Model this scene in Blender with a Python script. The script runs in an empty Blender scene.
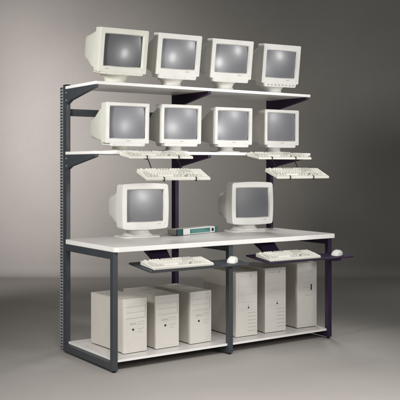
import bpy, bmesh, math, random
from mathutils import Vector, Matrix, Euler
random.seed(7)
R = math.radians
PI = math.pi
scene = bpy.context.scene
COL = scene.collection

# ------------------------------------------------------------------ materials
def new_mat(name):
    m = bpy.data.materials.new(name); m.use_nodes = True
    nt = m.node_tree
    return m, nt, nt.nodes['Principled BSDF']

def plastic(name, col, rough=.45, var=.05, bump=.12, bscale=900, spec=.4, dirt=.0):
    """moulded or painted surface: slight tonal mottling, fine moulded grain"""
    m, nt, b = new_mat(name)
    L = nt.links.new
    tc = nt.nodes.new('ShaderNodeTexCoord')
    n1 = nt.nodes.new('ShaderNodeTexNoise'); n1.inputs['Scale'].default_value = 7; n1.inputs['Detail'].default_value = 5
    L(tc.outputs['Object'], n1.inputs['Vector'])
    rp = nt.nodes.new('ShaderNodeValToRGB')
    rp.color_ramp.elements[0].position = .3; rp.color_ramp.elements[1].position = .7
    rp.color_ramp.elements[0].color = [c*(1-var) for c in col]+[1]
    rp.color_ramp.elements[1].color = [min(1, c*(1+var)) for c in col]+[1]
    L(n1.outputs['Fac'], rp.inputs['Fac']); L(rp.outputs['Color'], b.inputs['Base Color'])
    n2 = nt.nodes.new('ShaderNodeTexNoise'); n2.inputs['Scale'].default_value = bscale; n2.inputs['Detail'].default_value = 2
    L(tc.outputs['Object'], n2.inputs['Vector'])
    bp = nt.nodes.new('ShaderNodeBump'); bp.inputs['Strength'].default_value = bump; bp.inputs['Distance'].default_value = .0006
    L(n2.outputs['Fac'], bp.inputs['Height']); L(bp.outputs['Normal'], b.inputs['Normal'])
    n3 = nt.nodes.new('ShaderNodeTexNoise'); n3.inputs['Scale'].default_value = 22; n3.inputs['Detail'].default_value = 4
    L(tc.outputs['Object'], n3.inputs['Vector'])
    mr = nt.nodes.new('ShaderNodeMapRange'); mr.inputs['To Min'].default_value = rough-.07; mr.inputs['To Max'].default_value = rough+.07
    L(n3.outputs['Fac'], mr.inputs['Value']); L(mr.outputs['Result'], b.inputs['Roughness'])
    b.inputs['Specular IOR Level'].default_value = spec
    return m

IVORY = plastic('ivory_plastic', (.715,.71,.635), .5)
CREAM = plastic('cream_plastic', (.77,.758,.722), .48)
WARM  = plastic('warm_white_plastic', (.79,.778,.748), .45)
TOWER = plastic('beige_case_paint', (.625,.595,.54), .5, var=.03)
TFRONT= plastic('beige_front_plastic', (.69,.668,.620), .5, var=.03)
KEYB  = plastic('keyboard_case_plastic', (.76,.74,.67), .5)
KEYC  = plastic('keycap_plastic', (.78,.76,.70), .55)
KEYW  = plastic('keyboard_well_plastic', (.24,.23,.205), .6)
MARK  = plastic('grey_print', (.28,.28,.27), .6)
BAYG  = plastic('bay_groove_plastic', (.55,.52,.47), .6)
KEYG  = plastic('grey_keycap_plastic', (.60,.585,.535), .55)
DARK  = plastic('dark_plastic', (.03,.03,.032), .5)
SLOT  = plastic('slot_grey_plastic', (.45,.425,.38), .7)
SLATE = plastic('slate_powder_coat', (.046,.053,.062), .5, var=.08, bump=.25, bscale=1400, spec=.5)
SLATE_SHADED  = plastic('shade_tinted_powder_coat', (.029,.015,.045), .55, var=.1, bump=.25, bscale=1400, spec=.35)  # shaded copy of the slate coat, purple cast of shade put into the colour
STEEL = plastic('galvanised_steel', (.30,.315,.335), .45, var=.1)
WIRE  = plastic('black_wire_coating', (.02,.02,.022), .4)
LAM   = plastic('white_laminate', (.66,.64,.62), .34, var=.025, bump=.06, bscale=500, spec=.5)
LEDGE = plastic('white_edge_band', (.90,.89,.87), .4, var=.02)
TEAL  = plastic('teal_print', (.075,.205,.20), .45)
TEALD = plastic('dark_teal_plastic', (.035,.10,.11), .45)
TEALP = plastic('pale_teal_print', (.20,.42,.40), .5)
BOXG  = plastic('putty_metal', (.46,.44,.39), .5)
RUBBER= plastic('black_rubber', (.012,.012,.012), .75)

def glass_mat(name, col, rough, spec, coat, crough):
    m, nt, b = new_mat(name)
    b.inputs['Base Color'].default_value = (*col, 1)
    b.inputs['Roughness'].default_value = rough
    b.inputs['Specular IOR Level'].default_value = spec
    b.inputs['Coat Weight'].default_value = coat
    b.inputs['Coat Roughness'].default_value = crough
    tc = nt.nodes.new('ShaderNodeTexCoord'); n = nt.nodes.new('ShaderNodeTexNoise'); n.inputs['Scale'].default_value = 9; n.inputs['Detail'].default_value = 6
    nt.links.new(tc.outputs['Object'], n.inputs['Vector'])          # faint wipe marks in the gloss
    mr = nt.nodes.new('ShaderNodeMapRange'); mr.inputs['To Min'].default_value = rough-.05; mr.inputs['To Max'].default_value = rough+.05
    nt.links.new(n.outputs['Fac'], mr.inputs['Value']); nt.links.new(mr.outputs['Result'], b.inputs['Roughness'])
    return m
GLASS_DARK = glass_mat('dark_crt_glass', (.092,.095,.105), .36, .7, .19, .16)
GLASS  = glass_mat('crt_glass', (.165,.167,.182), .36, .7, .17, .16)
GLASS_MATTE = glass_mat('etched_crt_glass', (.195,.195,.215), .36, .6, .07, .18)
GLASS_SOFT = glass_mat('soft_crt_glass', (.15,.152,.165), .40, .95, .10, .2)
GLASS_DIM = glass_mat('dim_crt_glass', (.155,.158,.172), .43, .35, 0, .2)

def backdrop_mat():
    m, nt, b = new_mat('painted_studio_sweep')
    L = nt.links.new
    tc = nt.nodes.new('ShaderNodeTexCoord')
    n1 = nt.nodes.new('ShaderNodeTexNoise'); n1.inputs['Scale'].default_value = 1.3; n1.inputs['Detail'].default_value = 8; n1.inputs['Roughness'].default_value = .6
    L(tc.outputs['Object'], n1.inputs['Vector'])
    rp = nt.nodes.new('ShaderNodeValToRGB')
    rp.color_ramp.elements[0].position = .3; rp.color_ramp.elements[1].position = .7
    rp.color_ramp.elements[0].color = (.345,.328,.308,1)
    rp.color_ramp.elements[1].color = (.375,.358,.337,1)
    L(n1.outputs['Fac'], rp.inputs['Fac']); L(rp.outputs['Color'], b.inputs['Base Color'])
    n3 = nt.nodes.new('ShaderNodeTexNoise'); n3.inputs['Scale'].default_value = 38; n3.inputs['Detail'].default_value = 6; n3.inputs['Roughness'].default_value = .7
    L(tc.outputs['Object'], n3.inputs['Vector'])
    mr = nt.nodes.new('ShaderNodeMapRange'); mr.inputs['From Min'].default_value = .3; mr.inputs['From Max'].default_value = .7; mr.inputs['To Min'].default_value = .972; mr.inputs['To Max'].default_value = 1.026
    L(n3.outputs['Fac'], mr.inputs['Value'])
    mx = nt.nodes.new('ShaderNodeVectorMath'); mx.operation = 'SCALE'
    L(rp.outputs['Color'], mx.inputs[0]); L(mr.outputs['Result'], mx.inputs['Scale']); L(mx.outputs['Vector'], b.inputs['Base Color'])
    n2 = nt.nodes.new('ShaderNodeTexNoise'); n2.inputs['Scale'].default_value = 160; n2.inputs['Detail'].default_value = 4
    L(tc.outputs['Object'], n2.inputs['Vector'])
    bp = nt.nodes.new('ShaderNodeBump'); bp.inputs['Strength'].default_value = .25; bp.inputs['Distance'].default_value = .002
    L(n2.outputs['Fac'], bp.inputs['Height']); L(bp.outputs['Normal'], b.inputs['Normal'])
    b.inputs['Roughness'].default_value = .75
    b.inputs['Specular IOR Level'].default_value = .2
    return m
SWEEP = backdrop_mat()

# ------------------------------------------------------------------ mesh helpers
def link_obj(name, bm, mat, parent=None, smooth=None, loc=None):
    me = bpy.data.meshes.new(name)
    bm.normal_update(); bm.to_mesh(me); bm.free()
    mats = mat if isinstance(mat, (list, tuple)) else [mat]
    for m in mats: me.materials.append(m)
    o = bpy.data.objects.new(name, me); COL.objects.link(o)
    if parent: o.parent = parent
    if loc: o.location = loc
    if smooth is not None:
        me.polygons.foreach_set('use_smooth', [True]*len(me.polygons))
        me.set_sharp_from_angle(angle=R(smooth))
        wn = o.modifiers.new('weighted_normals', 'WEIGHTED_NORMAL'); wn.keep_sharp = True; wn.weight = 80
    return o

def thing(name, label, cat, loc=(0,0,0), rot=(0,0,0), group=None):
    o = bpy.data.objects.new(name, None); COL.objects.link(o)
    o.empty_display_size = .1
    o.location = loc; o.rotation_euler = rot
    o['label'] = label; o['category'] = cat
    if group: o['group'] = group
    return o

def add_box(bm, x0, x1, y0, y1, z0, z1, bev=0, seg=2, mi=0, M=None):
    r = bmesh.ops.create_cube(bm, size=1)
    vs = r['verts']
    for v in vs:
        v.co = Vector(((x0+x1)/2+v.co.x*(x1-x0), (y0+y1)/2+v.co.y*(y1-y0), (z0+z1)/2+v.co.z*(z1-z0)))
    fs = list({f for v in vs for f in v.link_faces})
    if bev:
        es = list({e for v in vs for e in v.link_edges})
        r = bmesh.ops.bevel(bm, geom=es, offset=bev, segments=seg, profile=.5, affect='EDGES')
        fs = list({f for f in r['faces']} | {f for f in fs if f.is_valid})
        vs = list({v for f in fs for v in f.verts})
    for f in fs: f.material_index = mi
    if M:
        for v in vs: v.co = M @ v.co
    return vs

def box_obj(name, b, mat, parent, bev=.002, seg=2, smooth=40):
    bm = bmesh.new(); add_box(bm, *b, bev=bev, seg=seg)
    return link_obj(name, bm, mat, parent, smooth=smooth)

def rrect(w, h, r, n=5, bx=0, bz=0, cx=0, cz=0):
    """rounded rectangle in x,z (counter-clockwise), sides may bulge by bx, bz"""
    pts = []
    # corners + intermediate side points so that the bulge is curved
    def side(a, b, k):
        return [(a[0]+(b[0]-a[0])*i/k, a[1]+(b[1]-a[1])*i/k) for i in range(1, k)]
    cs = [(w/2-r, h/2-r, 0), (-w/2+r, h/2-r, 90), (-w/2+r, -h/2+r, 180), (w/2-r, -h/2+r, 270)]
    arcs = []
    for x, z, a0 in cs:
        arcs.append([(x+r*math.cos(R(a0+90*i/n)), z+r*math.sin(R(a0+90*i/n))) for i in range(n+1)])
    for i in range(4):
        pts += arcs[i]; pts += side(arcs[i][-1], arcs[(i+1)%4][0], 8)
    out = []
    for x, z in pts:
        fx = 1-min(1, abs(z)/(h/2))**2; fz = 1-min(1, abs(x)/(w/2))**2
        out.append((cx+x+math.copysign(bx*fx, x)*(abs(x)/(w/2)), cz+z+math.copysign(bz*fz, z)*(abs(z)/(h/2))))
    return out

def loft(bm, secs, cap0=True, cap1=True, mi=0):
    """secs: list of lists of Vector, same count"""
    rings = [[bm.verts.new(p) for p in s] for s in secs]
    n = len(rings[0])
    for a, b in zip(rings, rings[1:]):
        for i in range(n):
            f = bm.faces.new((a[i], a[(i+1)%n], b[(i+1)%n], b[i])); f.material_index = mi
    if cap0: bm.faces.new(list(reversed(rings[0]))).material_index = mi
    if cap1: bm.faces.new(rings[-1]).material_index = mi
    return rings

def sec_y(y, w, h, r, cx=0, cz=0, bx=0, bz=0, n=5):
    return [Vector((x, y, z)) for x, z in rrect(w, h, r, n, bx, bz, cx, cz)]
def sec_z(z, w, d, r, cx=0, cy=0, n=5):
    return [Vector((x, y, z)) for x, y in rrect(w, d, r, n, 0, 0, cx, cy)]

def fix(bm):
    bmesh.ops.recalc_face_normals(bm, faces=bm.faces[:])

def prism(bm, poly_yz, x0, x1, bev=0):
    a = [bm.verts.new((x0, y, z)) for y, z in poly_yz]
    b = [bm.verts.new((x1, y, z)) for y, z in poly_yz]
    n = len(a)
    bm.faces.new(a); bm.faces.new(list(reversed(b)))
    for i in range(n): bm.faces.new((a[i], b[i], b[(i+1)%n], a[(i+1)%n]))
    fix(bm)
    if bev:
        bmesh.ops.bevel(bm, geom=bm.edges[:], offset=bev, segments=2, profile=.5, affect='EDGES')

def tube(bm, pts, r, n=8):
    pts = [Vector(p) for p in pts]
    rings = []
    for i, p in enumerate(pts):
        d = (pts[min(i+1, len(pts)-1)]-pts[max(i-1, 0)]).normalized()
        u = d.cross(Vector((0,0,1)))
        if u.length < .05: u = d.cross(Vector((1,0,0)))
        u.normalize(); v = d.cross(u)
        rings.append([p+u*r*math.cos(2*PI*k/n)+v*r*math.sin(2*PI*k/n) for k in range(n)])
    loft(bm, rings); fix(bm)

def smooth_path(pts, k=5):
    """rounded polyline (Catmull-Rom)"""
    P = [Vector(p) for p in pts]; out = []
    for i in range(len(P)-1):
        p0, p1, p2, p3 = P[max(i-1,0)], P[i], P[i+1], P[min(i+2,len(P)-1)]
        for j in range(k):
            t = j/k
            out.append(.5*((2*p1)+(p2-p0)*t+(2*p0-5*p1+4*p2-p3)*t*t+(3*p1-p0-3*p2+p3)*t**3))
    out.append(P[-1]); return out

# ------------------------------------------------------------------ camera (solved from the photograph's vanishing lines)
CAM = Vector((-2.4464, -5.1274, 1.2522)); YAW = .6046; F = 832.74
cam = bpy.data.cameras.new('camera'); co = bpy.data.objects.new('camera', cam); COL.objects.link(co)
co.location = CAM; co.rotation_euler = (PI/2, 0, -YAW)
cam.sensor_width = 36; cam.lens = F/400*36; cam.shift_y = -(200-165.59)/400
cam.clip_end = 100; cam.clip_start = .05
scene.camera = co
FW = Vector((math.sin(YAW), math.cos(YAW), 0)); RT = Vector((math.cos(YAW), -math.sin(YAW), 0))
def cw(fw, rt, z): return Vector((CAM.x, CAM.y, 0))+FW*fw+RT*rt+Vector((0,0,z))

# ------------------------------------------------------------------ studio floor and backdrop
WD = 9.42                                  # the wall stands this far from the camera
bm = bmesh.new()
COVE = .14
vs = [bm.verts.new(cw(a, b, 0)) for a, b in ((-1.5,-9), (-1.5,9), (WD-COVE,9), (WD-COVE,-9))]
bm.faces.new(list(vs)); fix(bm)
if bm.faces[:][0].normal.z < 0: bmesh.ops.reverse_faces(bm, faces=bm.faces[:])
fl = link_obj('floor', bm, SWEEP); fl['kind'] = 'structure'
bm = bmesh.new()
prof = [(WD-COVE+COVE*math.sin(R(a)), COVE-COVE*math.cos(R(a))) for a in range(0, 91, 10)]+[(WD, 5.0)]
ra = [bm.verts.new(cw(a, -9, z)) for a, z in prof]; rb = [bm.verts.new(cw(a, 9, z)) for a, z in prof]
for i in range(len(prof)-1): bm.faces.new((ra[i], rb[i], rb[i+1], ra[i+1]))
wl = link_obj('backdrop_wall', bm, SWEEP, smooth=60); wl['kind'] = 'structure'

# ------------------------------------------------------------------ the workbench
XM, XR, DL = .8703, 1.7646, .6794
HD, H1, H2 = .76, 1.3453, 1.7841
T = .0235                                   # half tube width
bench = thing('workbench', 'tall workstation bench with white desktop, two overhead shelves and slotted dark steel uprights', 'workbench', (XM, -.34, 0))
BO = Vector((XM, -.34, 0))
def bpart(name, bm, mat, smooth=40, parent=None):
    for v in bm.verts: v.co -= BO
    return link_obj(name, bm, mat, parent or bench, smooth=smooth)

def slot_strip(x0, x1, y0, y1, z0, z1, pitch, n):
    """ladder plate with open slots, seen on the outer side of an upright"""
    bm = bmesh.new()
    e = .0042
    add_box(bm, x0, x1, y0, y0+e, z0, z1); add_box(bm, x0, x1, y1-e, y1, z0, z1)
    for k in range(n+1):
        z = z0+k*(z1-z0)/n
        za, zb = max(z0, z-.0052), min(z1, z+.0052)
        add_box(bm, x0+.0003, x1-.0003, y0+e, y1-e, za, zb)
    return bm

for i, (x, fm, um, bmat) in enumerate(((0, SLATE, SLATE, SLATE), (XM, SLATE, SLATE_SHADED, SLATE_SHADED), (XR, SLATE_SHADED, SLATE_SHADED, SLATE_SHADED))):
    # rear upright: oblong tube; the end one carries a slotted channel behind it
    ua, ub = x-.009, x+.0215
    bm = bmesh.new(); add_box(bm, ua, ub, -T, .028, .012, 1.791, bev=.002)
    up = bpart('upright', bm, um)
    if i == 0:
        bm = bmesh.new(); add_box(bm, ua+.006, ub-.004, .028, .078, .012, 1.785)
        bpart('channel_web', bm, SLATE, parent=up)
        bpart('slotted_strip', slot_strip(ua-.001, ua+.0025, .029, .074, .015, 1.783, .02, 88), STEEL, parent=up)
    bm = bmesh.new(); add_box(bm, ua-.001, ub+.001, -T-.001, .029, 1.791, 1.797, bev=.002)
    bpart('end_cap', bm, RUBBER, parent=up)
    # front leg
    la, lb = x-.0275, x+.0075
    bm = bmesh.new(); add_box(bm, la, lb, -DL-T, -DL+.0125, .012, HD-.0315, bev=.0025)
    lg = bpart('leg', bm, fm)
    for zz in (HD-.045, HD-.066):
        bm = bmesh.new()
        loft(bm, [[Vector((la-d, -DL-.006+r*math.cos(k*PI/6), zz+r*math.sin(k*PI/6))) for k in range(12)] for d, r in ((-.001,.0055), (.002,.0055), (.0035,.004))])
        fix(bm); bpart('bolt', bm, fm, parent=lg)
    for px, py in ((x-.011, -DL-.006), (x+.006, .002)):
        bm = bmesh.new()
        loft(bm, [sec_z(0, .026, .026, .0125, px, py), sec_z(.006, .026, .026, .0125, px, py), sec_z(.012, .018, .018, .0085, px, py)]); fix(bm)
        bpart('levelling_foot', bm, RUBBER, parent=lg if py < -.1 else up)
    # side rails
    bm = bmesh.new(); add_box(bm, la+.001, lb-.001, -DL+.0125, -T, HD-.031-.045, HD-.0315, bev=.002)
    bpart('side_rail', bm, fm)
    bm = bmesh.new(); add_box(bm, la+.001, lb-.001, -DL+.0125, -T, .013, .056, bev=.002)
    bpart('foot_rail', bm, fm)
    # shelf brackets: tapered blades
    for zt in (H1, H2):
        z = zt-.0205
        bm = bmesh.new()
        prism(bm, [(-T, z), (-.452, z), (-.452, z-.017), (-T-.075, z-.078), (-T-.028, z-.098), (-T, z-.098)], x-.0185, x+.0085, bev=.002)
        bk = bpart('shelf_bracket', bm, bmat)
        for zz in (z-.025, z-.075):
            bm = bmesh.new()
            loft(bm, [[Vector((x-.0185-d, -T-.022+r*math.cos(k*PI/6), zz+r*math.sin(k*PI/6))) for k in range(12)] for d, r in ((0,.006), (.003,.006), (.0045,.004))])
            fix(bm); bpart('bracket_bolt', bm, STEEL if i == 0 else um, parent=bk)

def slab(x0, x1, y0, y1, z0, z1, r, e=.0025, n=6):
    bm = bmesh.new(); w, d, cx, cy = x1-x0, y1-y0, (x0+x1)/2, (y0+y1)/2
    secs = [sec_z(z0, w-2*e, d-2*e, max(.001, r-e), cx, cy, n), sec_z(z0+e, w, d, r, cx, cy, n),
            sec_z(z1-e, w, d, r, cx, cy, n), sec_z(z1-e*.3, w-.6*e, d-.6*e, r-.3*e, cx, cy, n), sec_z(z1, w-2*e, d-2*e, max(.001, r-e), cx, cy, n)]
    loft(bm, secs); fix(bm)
    for f in bm.faces:                       # edge band is whiter than the laminate face
        f.material_index = 0 if abs(f.normal.z) > .9 else 1
    return bm
bpart('desktop', slab(-.026, XR+.026, -DL-.052, -T-.001, HD-.031, HD, .03), [LAM, LEDGE], 35)
bpart('upper_shelf', slab(-.019, XR+.019, -.465, -T-.001, H2-.0205, H2, .006), [LAM, LEDGE], 35)
bpart('middle_shelf', slab(-.019, XR+.019, -.465, -T-.001, H1-.0205, H1, .006), [LAM, LEDGE], 35)
ZB = .072
for xa, xb in ((.004, XM-.006), (XM+.006, XR-.004)):
    bpart('bottom_shelf', slab(xa, xb, -DL+T-.030, -T-.002, .0565, ZB, .004, e=.0015), [LAM, LEDGE], 35)
bm = bmesh.new(); add_box(bm, .0217, XM-.0092, -.012, .018, 1.587, 1.634, bev=.002)
bpart('cross_bar', bm, SLATE)

# keyboard trays on arms under the desk
def tray(xl, yf, zf, dep, dm, w, kw, tilt, mat, armmat):
    M = Matrix.Translation((xl, yf, zf)) @ Matrix.Rotation(tilt, 4, 'X')
    prof = [(0,0), (w,0), (w,dm), (kw+.05,dm), (kw,dm+.05), (kw,dep), (0,dep)]
    bm = bmesh.new()
    lo = [bm.verts.new(M @ Vector((x, y, -.009))) for x, y in prof]; hi = [bm.verts.new(M @ Vector((x, y, 0))) for x, y in prof]
    bm.faces.new(lo); bm.faces.new(hi)
    for k in range(len(prof)): bm.faces.new((lo[k], lo[(k+1)%len(prof)], hi[(k+1)%len(prof)], hi[k]))
    fix(bm)
    bmesh.ops.bevel(bm, geom=[e for e in bm.edges if abs((e.verts[0].co-e.verts[1].co).normalized().dot(M.to_3x3() @ Vector((0,0,1)))) > .9], offset=.012, segments=4, profile=.5, affect='EDGES')
    bmesh.ops.bevel(bm, geom=[e for e in bm.edges if e.is_manifold and e.calc_face_angle() > 1.2], offset=.0018, segments=2, profile=.5, affect='EDGES')
    t = bpart('keyboard_tray', bm, mat)
    # palm edge strip
    bm = bmesh.new(); add_box(bm, .012, kw-.005, .003, .014, .0004, .0032, bev=.001, M=M); bpart('edge_strip', bm, DARK, parent=t)
    # pivot arm: tilted plate from a slide under the desktop down to the tray
    xc = xl+kw*.42+.02
    a = bmesh.new()
    prism(a, [(-.475, .7285), (-.475, .712), (yf+dep*.84, zf+.012), (yf+dep*.84, zf+.022), (yf+dep*.93, zf+.036), (-.545, .7285)], xc-.07, xc+.07, bev=.003)
    ar = bpart('tray_arm', a, armmat, parent=t)
    a = bmesh.new(); add_box(a, xc-.05, xc+.05, -.60, -.18, .7195, .7288, bev=.001); bpart('slide_track', a, DARK, parent=t)
    a = bmesh.new(); add_box(a, xl+kw+.10, xl+kw+.16, yf+.02, yf+dm-.02, -.034, -.0095, bev=.004)
    for v in a.verts: v.co = Matrix.Translation((0, 0, zf)) @ Vector((v.co.x, v.co.y, v.co.z+.006))
    bpart('mouse_tray_clamp', a, mat, parent=t)
    return M
TLT = R(6)
MTL = tray(.139, -.874, .617, .280, .165, .748, .52, TLT, SLATE, SLATE_SHADED)
MTR = tray(1.048, -.885, .610, .272, .140, .767, .50, R(6.5), SLATE_SHADED, SLATE_SHADED)

# ------------------------------------------------------------------ CRT monitors
def monitor(label, face, base_z, yaw, tilt, w, h, style, mats, group):
    """face = (x, y, z) of the middle of the bezel front"""
    body, front = mats
    back = Vector((-math.sin(yaw), math.cos(yaw), 0))
    off = style.get('foot', .14)
    o = Vector((face[0], face[1], base_z+.0006))+back*off
    t = thing('crt_monitor', label, 'monitor', o, (0, 0, yaw), group)
    zc = face[2]-base_z
    M = Matrix.Translation((0, -off, zc)) @ Matrix.Rotation(tilt, 4, 'X')
    def put(bm):
        for v in bm.verts: v.co = M @ v.co
        return bm
    bx, bz, r = style.get('bx', 0), style.get('bz', 0), style.get('r', .012)
    sw, sh, sz = style['sw']*w, style['sh']*h, style['sz']*h
    hd = style.get('hd', .10)
    ro = style.get('ro', .006)
    # bezel: rounded frame with a sloping inner lip
    bm = bmesh.new()
    S = [sec_y(.0244, w-.009, h-.009, r, bx=bx, bz=bz), sec_y(.0225, w-.001, h-.001, r, bx=bx, bz=bz), sec_y(.006, w, h, r, bx=bx, bz=bz), sec_y(.002, w-.003, h-.003, r, bx=bx, bz=bz), sec_y(0, w-.010, h-.010, r*.9, bx=bx, bz=bz),
         sec_y(-.0002, sw+.010, sh+.010, ro, cz=sz, bx=.001, bz=.001), sec_y(.002, sw+.005, sh+.005, ro, cz=sz, bx=.001, bz=.001), sec_y(.016, sw-.004, sh-.004, ro, cz=sz, bx=.001, bz=.001)]
    loft(bm, S, False, False); fix(bm)
    bez = link_obj('bezel', put(bm), front, t, smooth=38)
    # screen: a convex glass
    bm = bmesh.new(); N = 20; Rg = style.get('R', .62); W2, H2_ = (sw+.004)/2, (sh+.004)/2
    def sag(x, z): return (x*x+z*z)/(2*Rg)
    g = [[bm.verts.new((W2*(2*i/N-1), .0035+sag(W2*(2*i/N-1), H2_*(2*j/N-1))*.8, sz+H2_*(2*j/N-1))) for i in range(N+1)] for j in range(N+1)]
    for j in range(N):
        for i in range(N): bm.faces.new((g[j][i], g[j][i+1], g[j+1][i+1], g[j+1][i]))
    link_obj('screen', put(bm), style.get('glass', GLASS), t, smooth=180)
    # front housing and tapering rear body
    bm = bmesh.new()
    bxh = bx*.9
    S = [sec_y(.0245, w-.009, h-.009, r, bx=bx, bz=bz), sec_y(.0265, w-.003, h-.003, r, bx=bx, bz=bz), sec_y(hd-.006, w*.985, h*.985, r, bx=bxh, bz=bz*.8), sec_y(hd, w*.965, h*.965, r, bx=bxh, bz=bz*.8)]
    for (y, sw_, top, bot, rr) in style['rear']:      # y, width share, top and bottom inset (m)
        hh = h-top-bot
        S.append(sec_y(y, w*sw_, hh, rr, cz=(bot-top)/2, bx=bx*.4))
    loft(bm, S); fix(bm)
    case = link_obj('case', put(bm), body, t, smooth=38)
    # ventilation slots let into the rear body (dark strips seated in its top and left side)
    y0, y1 = style['rear'][0][0]+.05, style['rear'][-1][0]-.07
    a, b = style['rear'][0], style['rear'][-1]
    bm = bmesh.new()
    for k in range(9):
        y = y0+(y1-y0)*k/8; f = (y-a[0])/(b[0]-a[0]); hw = w*(a[1]+(b[1]-a[1])*f)/2; zt = h/2-(a[2]+(b[2]-a[2])*f)
        add_box(bm, -hw*.6, hw*.6, y-.0018, y+.0018, zt-.004, zt+.0004)
    link_obj('vent_slots', put(bm), SLOT, case)
    bm = bmesh.new()
    for k in range(10):
        y = y0-.02+(y1-y0)*k/9; f = (y-a[0])/(b[0]-a[0]); hw = w*(a[1]+(b[1]-a[1])*f)/2+bx*.4
        for sx in (-1,): add_box(bm, sx*hw-.003, sx*hw+.003, y-.0016, y+.0016, -h*.26, h*.10)
    link_obj('side_vent_slots', put(bm), body, case)
    # control lip under the bezel
    lip = style.get('lip')
    if lip:
        lw, lh, lf = lip
        bm = bmesh.new(); zt = -h/2+.002
        loft(bm, [sec_z(zt-lh, lw*w-.012, .12, .012, 0, .06+lf), sec_z(zt-lh*.7, lw*w, .128, .014, 0, .062+lf), sec_z(zt, lw*w+.004, .13, .014, 0, .063+lf)]); fix(bm)
        cp = link_obj('control_panel', put(bm), front, t, smooth=50)
        nb = style.get('nb', 5)
        for k in range(nb):
            bm = bmesh.new(); xk = (k-(nb-1)/2)*lw*w*.78/max(1, nb-1)
            add_box(bm, xk-.0065, xk+.0065, lf-.0045, lf+.004, zt-lh*.62, zt-lh*.22, bev=.0012)
            link_obj('button', put(bm), style.get('btn', body), cp, smooth=40)
    else:
        for k in range(style.get('nb', 3)):
            bm = bmesh.new(); xk = w*.40-k*.018
            add_box(bm, xk-.0055, xk+.0055, -.0022, .003, -h/2+.016, -h/2+.0205, bev=.001)
            link_obj('button', put(bm), body, bez, smooth=40)
        if style.get('flap'):                 # drop-down cover with an arched top edge
            bm = bmesh.new(); zb = -h/2+.006
            lo_, hi_ = [], []
            top = [(w*(-.27+.5*k/16), zb+.010+.011*math.sin(PI*k/16)) for k in range(17)]
            prof = top+[(w*.23, zb), (w*-.27, zb)]
            for yy, ring in ((-.0014, lo_), (.004, hi_)): ring += [bm.verts.new((x_, yy+.004*(abs(x_)/w)**2, z_)) for x_, z_ in prof]
            bm.faces.new(lo_); bm.faces.new(hi_)
            for k in range(len(prof)): bm.faces.new((lo_[k], lo_[(k+1)%len(prof)], hi_[(k+1)%len(prof)], hi_[k]))
            fix(bm); link_obj('control_flap', put(bm), front, bez, smooth=30)
    # maker's mark and lamp
    bm = bmesh.new(); mx = style.get('mark', 0)*w; mz = sz-sh/2-.017
    for k in range(4): add_box(bm, mx-.013+k*.007, mx-.0085+k*.007, -.0007, .001, mz-.002, mz+.002)
    link_obj('badge', put(bm), MARK, bez)
    bm = bmesh.new(); add_box(bm, w*.41, w*.41+.006, -.0008, .001, mz-.0015, mz+.0015)
    link_obj('power_lamp', put(bm), TEALP, bez)
    # tilt-swivel stand
    fw_, fd, nk = style.get('plate', (.21, .19, .10))
    zlow = zc-h/2-(lip[1] if lip else 0)
    bm = bmesh.new()
    p = .012
    loft(bm, [sec_z(0, fw_-.004, fd-.004, .05), sec_z(.002, fw_, fd, .052), sec_z(p*.6, fw_, fd, .052), sec_z(p, fw_-.016, fd-.016, .045)]); fix(bm)
    st = link_obj('stand_foot', bm, front, t, smooth=45)
    bm = bmesh.new(); zt = max(.03, zlow+.018)
    if style.get('cone'):
        loft(bm, [sec_z(p-.001, nk*1.5, nk*1.15, nk*.5, 0, -.005), sec_z(p+(zt-p)*.3, nk*1.15, nk*.95, nk*.45, 0, -.01), sec_z(p+(zt-p)*.7, nk*.95, nk*.9, nk*.44, 0, -.012), sec_z(zt, nk*1.0, nk*.95, nk*.45, 0, -.015)]); fix(bm)
    else: loft(bm, [sec_z(p-.001, nk*1.25, nk*1.2, nk*.5, 0, -.005), sec_z(p+(zt-p)*.35, nk*1.0, nk*1.0, nk*.46, 0, -.01), sec_z(p+(zt-p)*.7, nk*1.15, nk*1.1, nk*.5, 0, -.015), sec_z(zt, nk*1.5, nk*1.4, nk*.6, 0, -.015)]); fix(bm)
    link_obj('swivel_neck', bm, body, t, smooth=45)
    return t

REAR_N = [(.102, .92, .024, .010, .02), (.16, .89, .042, .012, .022), (.28, .76, .090, .022, .03), (.352, .70, .100, .03, .03), (.363, .63, .112, .04, .03)]
REAR_M1 = [(.092, .94, .016, .010, .018), (.15, .92, .034, .016, .02), (.27, .83, .052, .050, .03), (.338, .77, .062, .060, .03), (.350, .71, .074, .072, .03)]
REAR_D = [(.112, .92, .03, .012, .03), (.17, .88, .05, .018, .035), (.28, .72, .075, .03, .045), (.36, .64, .085, .04, .045), (.375, .56, .105, .06, .045)]
ST_M1 = dict(sw=.79, sh=.715, sz=.005, hd=.088, rear=REAR_M1, lip=(.90,.014,.004), nb=3, mark=-.33, plate=(.20,.19,.135), R=.60, r=.008, foot=.15, glass=GLASS_DARK)
ST_M  = dict(sw=.80, sh=.70, sz=.012, hd=.09, rear=REAR_N, lip=(.86,.026,-.006), nb=4, plate=(.19,.18,.125), R=.60, r=.006, foot=.14, mark=.2)
ST_M4 = dict(ST_M, sh=.685, sz=-.002, nb=8, btn=SLOT)
ST_N  = dict(sw=.85, sh=.775, sz=.013, hd=.095, rear=REAR_N, lip=(.84,.020,.004), nb=2, plate=(.20,.18,.10), R=.62, r=.007, foot=.13, mark=0, glass=GLASS_MATTE)
ST_D  = dict(sw=.81, sh=.715, sz=.016, hd=.108, rear=REAR_D, nb=3, plate=(.29,.21,.145), cone=1, R=.70, r=.016, bx=.006, bz=.008, foot=.14, mark=.30, flap=1, glass=GLASS_SOFT)

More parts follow.
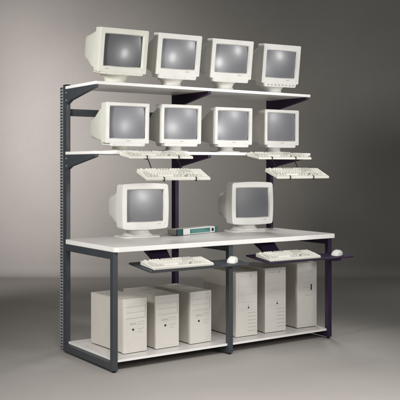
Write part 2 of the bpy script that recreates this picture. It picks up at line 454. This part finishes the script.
GT = 'monitors on the top shelf'; GN = 'monitors on the middle shelf'; GD = 'monitors on the desktop'
monitor('ivory monitor on the top shelf above the slotted end post, deep left side showing', (.232,-.381,1.9975), H2, R(-4), R(9.8), .347, .288, ST_M1, (IVORY, IVORY), GT)
monitor('white monitor on the top shelf, second from the slotted post, two glares on its screen', (.659,-.391,2.003), H2, R(-4.5), R(9.4), .335, .280, ST_M, (CREAM, CREAM), GT)
monitor('white monitor on the top shelf, third from the slotted post, tilted down', (1.103,-.396,2.005), H2, R(-6), R(8.5), .339, .276, ST_M, (CREAM, CREAM), GT)
monitor('white monitor at the free end of the top shelf with a row of grey buttons', (1.561,-.393,2.002), H2, R(-6.5), R(7.8), .329, .288, ST_M4, (CREAM, CREAM), GT)
monitor('cream monitor on the middle shelf beside the slotted end post, lit deep side', (.297,-.325,1.533), H1, R(-2), R(2.2), .318, .271, ST_N, (IVORY, WARM), GN)
monitor('white monitor on the middle shelf, second from the slotted post', (.717,-.330,1.537), H1, R(-3.4), R(1.8), .318, .271, ST_N, (CREAM, WARM), GN)
monitor('white monitor on the middle shelf standing between the two hung keyboard pairs', (1.162,-.338,1.536), H1, R(-4), R(1.5), .318, .268, ST_N, (CREAM, WARM), GN)
monitor('white monitor at the free end of the middle shelf behind the right shelf keyboard', (1.625,-.326,1.538), H1, R(-3), R(.5), .318, .267, ST_N, (CREAM, WARM), GN)
monitor('large rounded white monitor with bright glare, on the desktop near the slotted post', (.449,-.297,.976), HD, R(-4), R(.5), .341, .302, ST_D, (WARM, WARM), GD)
monitor('large rounded white monitor with plain grey screen, on the desktop nearer the free end', (1.351,-.315,.975), HD, R(-10), 0, .335, .302, dict(ST_D, glass=GLASS_DIM), (CREAM, WARM), GD)

# ------------------------------------------------------------------ keyboards
def keyboard_meshes():
    W, D_ = .450, .158
    def top(y): return .0165+(y+D_/2)/D_*.0135
    bm = bmesh.new()
    S = []
    for x, e in ((-W/2, .003), (-W/2+.003, 0), (W/2-.003, 0), (W/2, .003)):
        S.append([Vector((x, y, z)) for y, z in ((-D_/2+e, .001+e), (-D_/2+e, .0125-e), (-D_/2+.006+e, .0165-e), (D_/2-.012-e, .0300-e), (D_/2-e, .0270-e), (D_/2-e, .001+e))])
    loft(bm, S); fix(bm)
    case = bm
    u = .0187
    blocks = []                                  # (x, y, w) of every key in key units
    rows = [  # main block, bottom to top
        [1.5,1.25,1.25,6,1.25,1.25,1.5], [2.25]+[1]*10+[2.75], [1.75]+[1]*11+[2.25], [1.5]+[1]*12+[1.5], [1]*13+[2]]
    for r_, row in enumerate(rows):
        x = 0
        for w in row: blocks.append((x, r_, w, 1)); x += w
    for g_ in range(4): 
        for k in range(4 if g_ else 1): blocks.append(((0, 2, 6.5, 11)[g_]+k, 5.35, 1, 1))
    for k in range(3): blocks.append((15.3+k, 0, 1, 1)); blocks.append((15.3+k, 3, 1, 1)); blocks.append((15.3+k, 4, 1, 1)); blocks.append((15.3+k, 5.35, 1, 1))
    blocks.append((16.3, 1, 1, 1))
    for r_ in range(1, 5):
        for k in range(3): blocks.append((18.6+k, r_, 1, 1))
    blocks += [(18.6, 0, 2, 1), (20.6, 0, 1, 1), (21.6, 0, 1, 2), (21.6, 2, 1, 2), (21.6, 4, 1, 1)]
    bk = bmesh.new()
    x0, y0 = -W/2+.0115, -D_/2+.020
    sy = .0193
    for x, y, w, hh in blocks:
        grey = (w != 1 and w != 6) or 15 <= x < 18.5 or (y > 5 and 4 <= (x-2) < 8.6)
        xa, xb = x0+x*u+.0011, x0+(x+w)*u-.0011
        ya, yb = y0+y*sy+.0011, y0+(y+hh)*sy-.0011
        zl, zh = top((ya+yb)/2)-.0008, top((ya+yb)/2)+.0075
        sl = (.0135/D_)
        t_ = .0028
        lo = [bk.verts.new((a, b, zl+(b-(ya+yb)/2)*sl)) for a, b in ((xa,ya), (xb,ya), (xb,yb), (xa,yb))]
        hi = [bk.verts.new((a, b, zh+(b-(ya+yb)/2)*(sl+.06))) for a, b in ((xa+t_,ya+t_*1.1), (xb-t_,ya+t_*1.1), (xb-t_,yb-t_*.5), (xa+t_,yb-t_*.5))]
        fs = [bk.faces.new(hi)]+[bk.faces.new((lo[k], lo[(k+1)%4], hi[(k+1)%4], hi[k])) for k in range(4)]
        for f in fs: f.material_index = 1 if grey else 0
    bmesh.ops.recalc_face_normals(bk, faces=bk.faces[:])
    well = bmesh.new()
    for xa, xb, ya, yb in ((0,15,0,5), (0,15,5.35,6.35), (15.3,18.3,0,2), (15.3,18.3,3,5), (15.3,18.3,5.35,6.35), (18.6,22.6,0,5)):
        y_a, y_b = y0+ya*sy, y0+yb*sy
        z_a, z_b = top(y_a)+.0002, top(y_b)+.0002
        vs = [well.verts.new(p) for p in ((x0+xa*u, y_a, z_a), (x0+xb*u, y_a, z_a), (x0+xb*u, y_b, z_b), (x0+xa*u, y_b, z_b))]
        well.faces.new(vs)
    lam = bmesh.new()
    for k in range(3): add_box(lam, x0+(19+k*1.2)*u, x0+(19.35+k*1.2)*u, y0+5.8*sy, y0+6.0*sy, top(y0+5.9*sy)-.001, top(y0+5.9*sy)+.0006)
    return case, bk, well, lam

kc, kk, kw_, kl = keyboard_meshes()
kb0 = thing('keyboard', 'x', 'keyboard')
link_obj('case', kc, KEYB, kb0, smooth=30); link_obj('keycaps', kk, [KEYC, KEYG], kb0, smooth=20)
link_obj('key_well', kw_, KEYW, kb0); link_obj('status_lamps', kl, TEALP, kb0)
def place(o, M, label, group):
    o.matrix_world = M; o.location = M.to_translation(); o.rotation_euler = M.to_euler('XYZ'); o['label'] = label; o['group'] = group
    return o
def copy_thing(src):
    c = src.copy(); COL.objects.link(c)
    for ch in list(src.children):
        d = ch.copy(); COL.objects.link(d); d.parent = c
    return c
def mat_at(c, yaw, tilt, drop=0):
    M = Matrix.Translation(c) @ Matrix.Rotation(yaw, 4, 'Z') @ Matrix.Rotation(tilt, 4, 'X')
    return M @ Matrix.Translation((0, 0, -drop))
GK = 'beige computer keyboards'
KM = {}
KM['lu'] = mat_at((.372,-.561,1.327), R(-6), R(7), .022)
KM['ll'] = mat_at((.412,-.703,1.204), R(-6), R(17), .022)
KM['ru'] = mat_at((1.396,-.566,1.328), R(-6), R(8), .022)
KM['rl'] = mat_at((1.461,-.685,1.206), R(-5), R(17.5), .022)
KM['lt'] = MTL @ Matrix.Translation((.032+.225, .030+.079, .0012))
KM['rt'] = MTR @ Matrix.Translation((.022+.225, .028+.079, .0012)) @ Matrix.Rotation(R(-1), 4, 'Z')
KL = {'lu': 'beige keyboard at middle shelf level, upper of the pair nearer the slotted post',
      'll': 'beige keyboard hung on wires below the middle shelf, above the glaring desktop monitor',
      'ru': 'beige keyboard at middle shelf level, at the free end of the shelf',
      'rl': 'beige keyboard hung on wires below the free end of the middle shelf',
      'lt': 'cream keyboard on the dark pull-out tray nearer the slotted post',
      'rt': 'cream keyboard on the dark pull-out tray at the far end of the desk'}
for n_, k in enumerate(KM):
    o = kb0 if n_ == 0 else copy_thing(kb0)
    place(o, KM[k], KL[k], GK)

# wire holders that carry the shelf keyboards
def rack(label, up, low, xs):
    c = up.to_translation()
    t = thing('wire_keyboard_holder', label, 'keyboard holder', (c.x, -.40, H1-.0207), (0,0,0), 'wire keyboard holders')
    O = Vector((c.x, -.40, H1-.0207))
    def arm(name, pts, r=.0026):
        bm = bmesh.new(); tube(bm, smooth_path([Vector(p)-O for p in pts], 5), r); link_obj(name, bm, WIRE, t, smooth=60)
    for x in xs:
        for Mx, tag_ in ((up, 0), (low, 1)):
            L = lambda *p: Mx @ Vector(p)
            f = [L(x, .086, -.0032), L(x, .03, -.0032), L(x, -.076, -.0032), L(x, -.0835, .002), L(x, -.0832, .013), L(x, -.0765, .0185), L(x, -.070, .0188)]
            if tag_ == 0:
                w0 = L(x, .10, 0); s = [Vector((w0.x, -.36, H1-.024)), Vector((w0.x, -.44, H1-.025))]
            else:
                w0 = L(x, .10, 0); s = [Vector((w0.x, -.37, H1-.024)), Vector((w0.x, -.49, H1-.03)), Vector((w0.x, -.54, H1-.055))]
            arm('wire_arm', s+f, .0032)
    for Mx in (up, low):
        bm = bmesh.new()
        tube(bm, [Mx @ Vector((xs[0], .06, -.0085))-O, Mx @ Vector((xs[1], .06, -.0085))-O], .0026); link_obj('cross_wire', bm, WIRE, t, smooth=60)
    for x in xs:
        w0 = up @ Vector((x, .10, 0))
        bm = bmesh.new(); add_box(bm, w0.x-.02-O.x, w0.x+.02-O.x, .02, .06, -.005, -.0005, bev=.001)
        link_obj('mounting_plate', bm, WIRE, t, smooth=40)
rack('black wire holder carrying two keyboards under the middle shelf, nearer the slotted post', KM['lu'], KM['ll'], (-.105, .12))
rack('black wire holder carrying two keyboards under the free end of the middle shelf', KM['ru'], KM['rl'], (-.115, .085))

# ------------------------------------------------------------------ mice
def mouse(label, M):
    t = thing('mouse', label, 'mouse', group='computer mice')
    bm = bmesh.new()
    S = []
    L_, W_ = .112, .062
    for i in range(15):
        f = i/14; y = -L_/2+L_*f
        e = math.sqrt(max(0, 1-(2*f-1)**4)); hgt = (.016+.020*math.sin(PI*min(1, .12+f*.80))**1.1)*(.25+.75*e); w = W_*(.40+.60*e)*(1-.06*math.cos(2*PI*f))
        S.append([Vector((w/2*math.copysign(abs(math.cos(a))**.7, math.cos(a)), -y*-1, max(.001, hgt*math.sin(a)**.75 if math.sin(a) > 0 else .001))) for a in [PI*k/14 for k in range(15)]]+
                 [Vector((w/2*.93*(-1+2*k/5), y, .001)) for k in range(1, 5)])
    loft(bm, S); fix(bm)
    link_obj('shell', bm, WARM, t, smooth=50)
    def skin(y, a):
        f = (y+L_/2)/L_; e = math.sqrt(max(0, 1-(2*f-1)**4)); hgt = (.016+.020*math.sin(PI*min(1, .12+f*.80))**1.1)*(.25+.75*e); w = W_*(.40+.60*e)*(1-.06*math.cos(2*PI*f))
        return Vector(((w/2+.0007)*math.copysign(abs(math.cos(a))**.7, math.cos(a)), y, (hgt+.0008)*math.sin(a)**.75))
    for a0, a1 in ((R(22), R(87)), (R(93), R(158))):
        bm = bmesh.new()
        g = [[bm.verts.new(skin(-.0535+.040*j/8, a0+(a1-a0)*i/8)) for i in range(9)] for j in range(9)]
        for j in range(8):
            for i in range(8): bm.faces.new((g[j][i], g[j][i+1], g[j+1][i+1], g[j+1][i]))
        fix(bm)
        o = link_obj('mouse_button', bm, CREAM, t, smooth=60)
        sd = o.modifiers.new('thickness', 'SOLIDIFY'); sd.thickness = .0012; sd.offset = 0
    bm = bmesh.new()
    tube(bm, smooth_path([(0,-.050,.006), (0,-.062,.0035), (.004,-.078,.0025)], 6), .0016); link_obj('cable', bm, WARM, t, smooth=60)
    place(t, M, label, 'computer mice')
mouse('white mouse on the mouse ledge in front of the middle front leg', MTL @ Matrix.Translation((.660, .075, .0008)) @ Matrix.Rotation(R(128), 4, 'Z'))
mouse('white mouse on the dark mouse ledge in front of the end leg', MTR @ Matrix.Translation((.662, .066, .0008)) @ Matrix.Rotation(R(112), 4, 'Z'))

# ------------------------------------------------------------------ computer towers
def tower(label, x, y, yaw, w, h, kind, dep=.42):
    t = thing('computer_tower', label, 'computer', (x, y, ZB+.0005), (0, 0, yaw), 'computer towers on the bottom shelf')
    fb = .010                                     # rubber feet height
    ft = .026                                     # front moulding depth
    box_obj('case', (-w/2+.002, w/2-.002, ft, dep, fb-.004, h-.003), TOWER, t, bev=.0025)
    # cover seam: U shaped steel cover overlaps the chassis
    bm = bmesh.new()
    add_box(bm, -w/2+.0005, w/2-.0005, ft+.004, dep-.012, h-.0035, h-.0015, bev=.0006)
    link_obj('cover', bm, TOWER, t, smooth=40)
    bm = bmesh.new()
    if kind == 'slim':
        # moulding whose upper right edge curves away
        S = [sec_y(ft, w-.004, h-.006, .004, cz=h/2+.001), sec_y(.010, w, h-.003, .007, cz=h/2+.0015), sec_y(.0005, w-.003, h-.006, .007, cz=h/2+.001), sec_y(-.003, w-.012, h-.016, .006, cx=-.002, cz=h/2)]
    else:
        S = [sec_y(ft, w-.002, h-.004, .003, cz=h/2+.001), sec_y(.004, w, h-.003, .004, cz=h/2+.0015), sec_y(.0015, w-.002, h-.005, .004, cz=h/2+.0015), sec_y(0, w-.007, h-.009, .003, cz=h/2+.0015)]
    loft(bm, S); fix(bm)
    fr = link_obj('front_panel', bm, TFRONT, t, smooth=40)
    X = lambda f: (f-.5)*w
    Z = lambda f: h*(1-f)
    def plate(name, f0, f1, g0, g1, d, mat=TFRONT, bev=.0012, par=fr):
        bm = bmesh.new(); y0_ = 0 if kind != 'slim' else -.003
        add_box(bm, X(f0), X(f1), y0_-d, y0_+.004, Z(g1), Z(g0), bev=bev); return link_obj(name, bm, mat, par, smooth=40)
    def knob(name, f, g, r, mat, d=.004):
        bm = bmesh.new(); y0_ = 0 if kind != 'slim' else -.003
        loft(bm, [[Vector((X(f)+rr*math.cos(k*PI/10), yy, Z(g)+rr*math.sin(k*PI/10))) for k in range(20)] for yy, rr in ((y0_+.002, r), (y0_-d*.6, r), (y0_-d, r*.75))]); fix(bm)
        return link_obj(name, bm, mat, fr, smooth=40)
    if kind == 'mini':
        for k in range(3):
            b = plate('drive_bay_cover', .07, .90, .055+.105*k, .150+.105*k, .0022)
            bm = bmesh.new(); add_box(bm, X(.10), X(.87), -.0027, -.0018, Z(.150+.105*k)+.003, Z(.150+.105*k)+.0043); link_obj('bay_groove', bm, BAYG, b)
        b = plate('floppy_drive', .56, .90, .40, .475, .0022)
        bm = bmesh.new(); add_box(bm, X(.60), X(.86), -.0028, -.0015, Z(.43)-.0012, Z(.43)+.0012); link_obj('disk_slot', bm, SLOT, b)
        plate('badge', .24, .52, .44, .475, .0012, mat=BAYG)
        knob('power_button', .39, .565, .0068, DARK)
        for k, (f, g) in enumerate(((.60,.55), (.70,.55), (.80,.54), (.60,.60), (.72,.61))):
            plate('indicator_button', f, f+.055, g, g+.018, .0018, mat=BAYG, bev=.0006)
        plate('lock_strip', .90, .925, .12, .36, .0012, mat=SLOT, bev=.0003)
        plate('lower_cover', .08, .90, .68, .95, .0010)
    elif kind == 'mid':
        b = plate('floppy_drive', .08, .92, .035, .105, .0022)
        bm = bmesh.new(); add_box(bm, X(.66), X(.71), -.0032, -.0015, Z(.092), Z(.05), bev=.0005); link_obj('eject_button', bm, SLOT, b)
        bm = bmesh.new(); add_box(bm, X(.14), X(.60), -.0028, -.0015, Z(.072)-.001, Z(.072)+.001); link_obj('disk_slot', bm, SLOT, b)
        for k in range(3): plate('drive_bay_cover', .10, .90, .122+.118*k, .232+.118*k, .0022 if k else .0016)
        b = plate('control_strip', .04, .96, .490, .585, .0018)
        knob('power_button', .57, .555, .0062, DARK)
        knob('key_lock', .57, .52, .004, SLOT)
        for k in range(6): plate('air_slot', .56, .94, .635+.055*k, .642+.055*k, .0007, mat=SLOT, bev=0)
        plate('lower_cover', .05, .50, .62, .95, .0012)
    else:
        for k in range(3): plate('drive_bay_cover', .10, .86, .06+.085*k, .135+.085*k, .002)
        b = plate('floppy_drive', .30, .80, .32, .435, .0024)
        bm = bmesh.new(); add_box(bm, X(.66), X(.72), -.0066, -.004, Z(.425), Z(.335), bev=.0006); link_obj('eject_button', bm, DARK, b)
        bm = bmesh.new(); add_box(bm, X(.34), X(.60), -.0060, -.004, Z(.38)-.0012, Z(.38)+.0012); link_obj('disk_slot', bm, SLOT, b)
        for f in (.42, .54, .66): knob('indicator_button', f, .495, .0042, SLOT, .003)
        plate('lower_cover', .08, .88, .56, .95, .0016)
        knob('power_button', .55, .83, .010, TFRONT, .003)
    for sx in (-1, 1):
        for yy in (.05, dep-.05):
            bm = bmesh.new()
            loft(bm, [sec_z(0, .022, .022, .0105, sx*(w/2-.025), yy), sec_z(fb-.003, .024, .024, .0115, sx*(w/2-.025), yy)]); fix(bm)
            link_obj('rubber_foot', bm, RUBBER, t, smooth=40)
    return t
tower('short beige tower at the slotted post end, its lit side showing behind the front leg', .202, -.580, R(2.1), .173, .342, 'mini')
tower('short beige tower between the two other short towers on the bottom shelf', .442, -.580, R(1), .178, .344, 'mini')
tower('short beige tower standing next to the middle front leg', .704, -.580, R(2.3), .175, .346, 'mini')
tower('tall beige tower just past the middle front leg, under the tray tip', 1.088, -.581, R(-2.3), .182, .446, 'mid')
tower('tall beige tower in the middle of the far three, with a dark power button', 1.347, -.579, R(-2.2), .186, .458, 'mid')
tower('tall beige tower next to the end leg with a dark vertical drive slot', 1.643, -.579, R(-3), .186, .473, 'slim')

# ------------------------------------------------------------------ switch box with teal front
sx0, sy0 = .733, -.249; sa = R(15.7); SL, SD, SH = .452, .095, .045
t = thing('switch_box', 'low putty box with teal and white front panel on the desktop between the two monitors', 'switch box', (sx0+SL/2*math.cos(sa)-SD/2*math.sin(sa), sy0+SL/2*math.sin(sa)+SD/2*math.cos(sa), HD+.0004), (0, 0, sa))
box_obj('case', (-SL/2+.002, SL/2-.002, -SD/2+.012, SD/2, .003, SH-.001), BOXG, t, bev=.002)
def sp(name, f0, f1, z0, z1, d, mat, par=t):
    return box_obj(name, (-SL/2+SL*f0, -SL/2+SL*f1, -SD/2-d, -SD/2+.0115, z0, z1), mat, par, bev=.0015)
sp('end_block', 0, .135, .002, SH, .001, TEALD)
sp('label_panel', .137, .925, .002, SH, 0, LEDGE)
pn = sp('front_panel', .30, .805, .0075, SH-.006, .0012, TEAL)
for k in range(3):
    bm = bmesh.new(); add_box(bm, -SL/2+SL*.335, -SL/2+SL*(.78-.07*k), -SD/2-.0018, -SD/2+.001, .0125+.0085*k, .0155+.0085*k); link_obj('print_line', bm, TEALP, pn)
bm = bmesh.new(); add_box(bm, -SL/2+SL*.838, -SL/2+SL*.895, -SD/2-.001, -SD/2+.002, .011, .034, bev=.001); link_obj('socket', bm, DARK, t)
sp('end_block', .927, 1, .002, SH, .001, TEAL)
for a in (-1, 1):
    for b in (-1, 1):
        bm = bmesh.new(); loft(bm, [sec_z(0, .02, .02, .0098, a*(SL/2-.03), b*(SD/2-.03)), sec_z(.0031, .02, .02, .0098, a*(SL/2-.03), b*(SD/2-.03))]); fix(bm)
        link_obj('rubber_foot', bm, RUBBER, t, smooth=40)

# ------------------------------------------------------------------ studio lamps
def area(name, loc, target, sx, sy, power, col=(1,1,1), spread=180, shape='RECTANGLE'):
    l = bpy.data.lights.new(name, 'AREA'); l.shape = shape; l.size = sx; l.size_y = sy; l.energy = power; l.color = col; l.spread = R(spread)
    o = bpy.data.objects.new(name, l); COL.objects.link(o)
    o.location = loc; o.rotation_euler = (Vector(target)-Vector(loc)).to_track_quat('-Z', 'Y').to_euler()
    return o
area('front_softbox', (1.45,-3.25,1.3), (.95,-.4,1.35), .45, .55, 7.2, (1,.99,.975), 70, 'ELLIPSE')
area('right_softbox', (2.5,-2.6,2.15), (1.1,-.4,1.6), .40, .40, 5.0, (1,.99,.985), 90, 'ELLIPSE')
area('floor_softbox', (-.2,-4.8,3.6), (.55,-2.9,0), 1.5, 1.1, 34, (1,.96,.945), 55)
area('floor_fill_softbox', (-1.6,-3.6,3.6), (-.9,-1.8,0), 1.2, 1.1, 25, (1,.96,.945), 60)
area('back_floor_fill', (4.2,-.6,3.4), (3.8,.2,0), 1.2, 1.1, 1.4, (1,.98,.95), 60)  # added fill that lifts the floor behind the bench, no known source
area('top_softbox', (.9,-.8,4.2), (.9,-.6,0), 1.8, 1.0, 3.4, (1,.98,.96), 60)
area('rear_desk_gleam_fill', (2.6,1.2,2.6), (1.4,-.2,.8), .7, .7, 3.3, (1,.98,.96), 50)  # added fill that gives the right desktop its gleam, no known source
area('low_side_softbox', (-3.2,-1.2,.35), (.2,-.3,.25), .5, .5, 2.1, (1,.97,.93), 50)
area('upper_side_softbox', (-2.6,-1.4,2.4), (.2,-.35,1.7), .6, .6, 12, (1,.99,.95), 62)
area('backdrop_strip', cw(6.9,-3.0,1.75), cw(WD,-2.0,1.75), .5, 3.4, 17, (1,.94,.94), 75)
area('backdrop_top_lamp', cw(7.2,-2.6,3.0), cw(WD,-1.9,2.9), .5, 1.2, 1.4, (1,.94,.94), 75)
area('backdrop_low_lamp', cw(7.5,-2.6,.5), cw(WD,-1.8,.5), .5, .9, 1.9, (1,.94,.94), 75)
area('backdrop_upper_lamp', cw(7.4,-2.4,2.0), cw(WD,-1.2,1.6), .5, 1.6, 9.2, (1,.94,.94), 80)

w = bpy.data.worlds.new('World'); scene.world = w; w.use_nodes = True
bg = w.node_tree.nodes['Background']; bg.inputs['Color'].default_value = (.97,1,.95,1); bg.inputs['Strength'].default_value = .12

scene.view_settings.view_transform = 'Standard'; scene.view_settings.look = 'None'
scene.view_settings.exposure = 0; scene.view_settings.gamma = 1
scene.cycles.max_bounces = 6
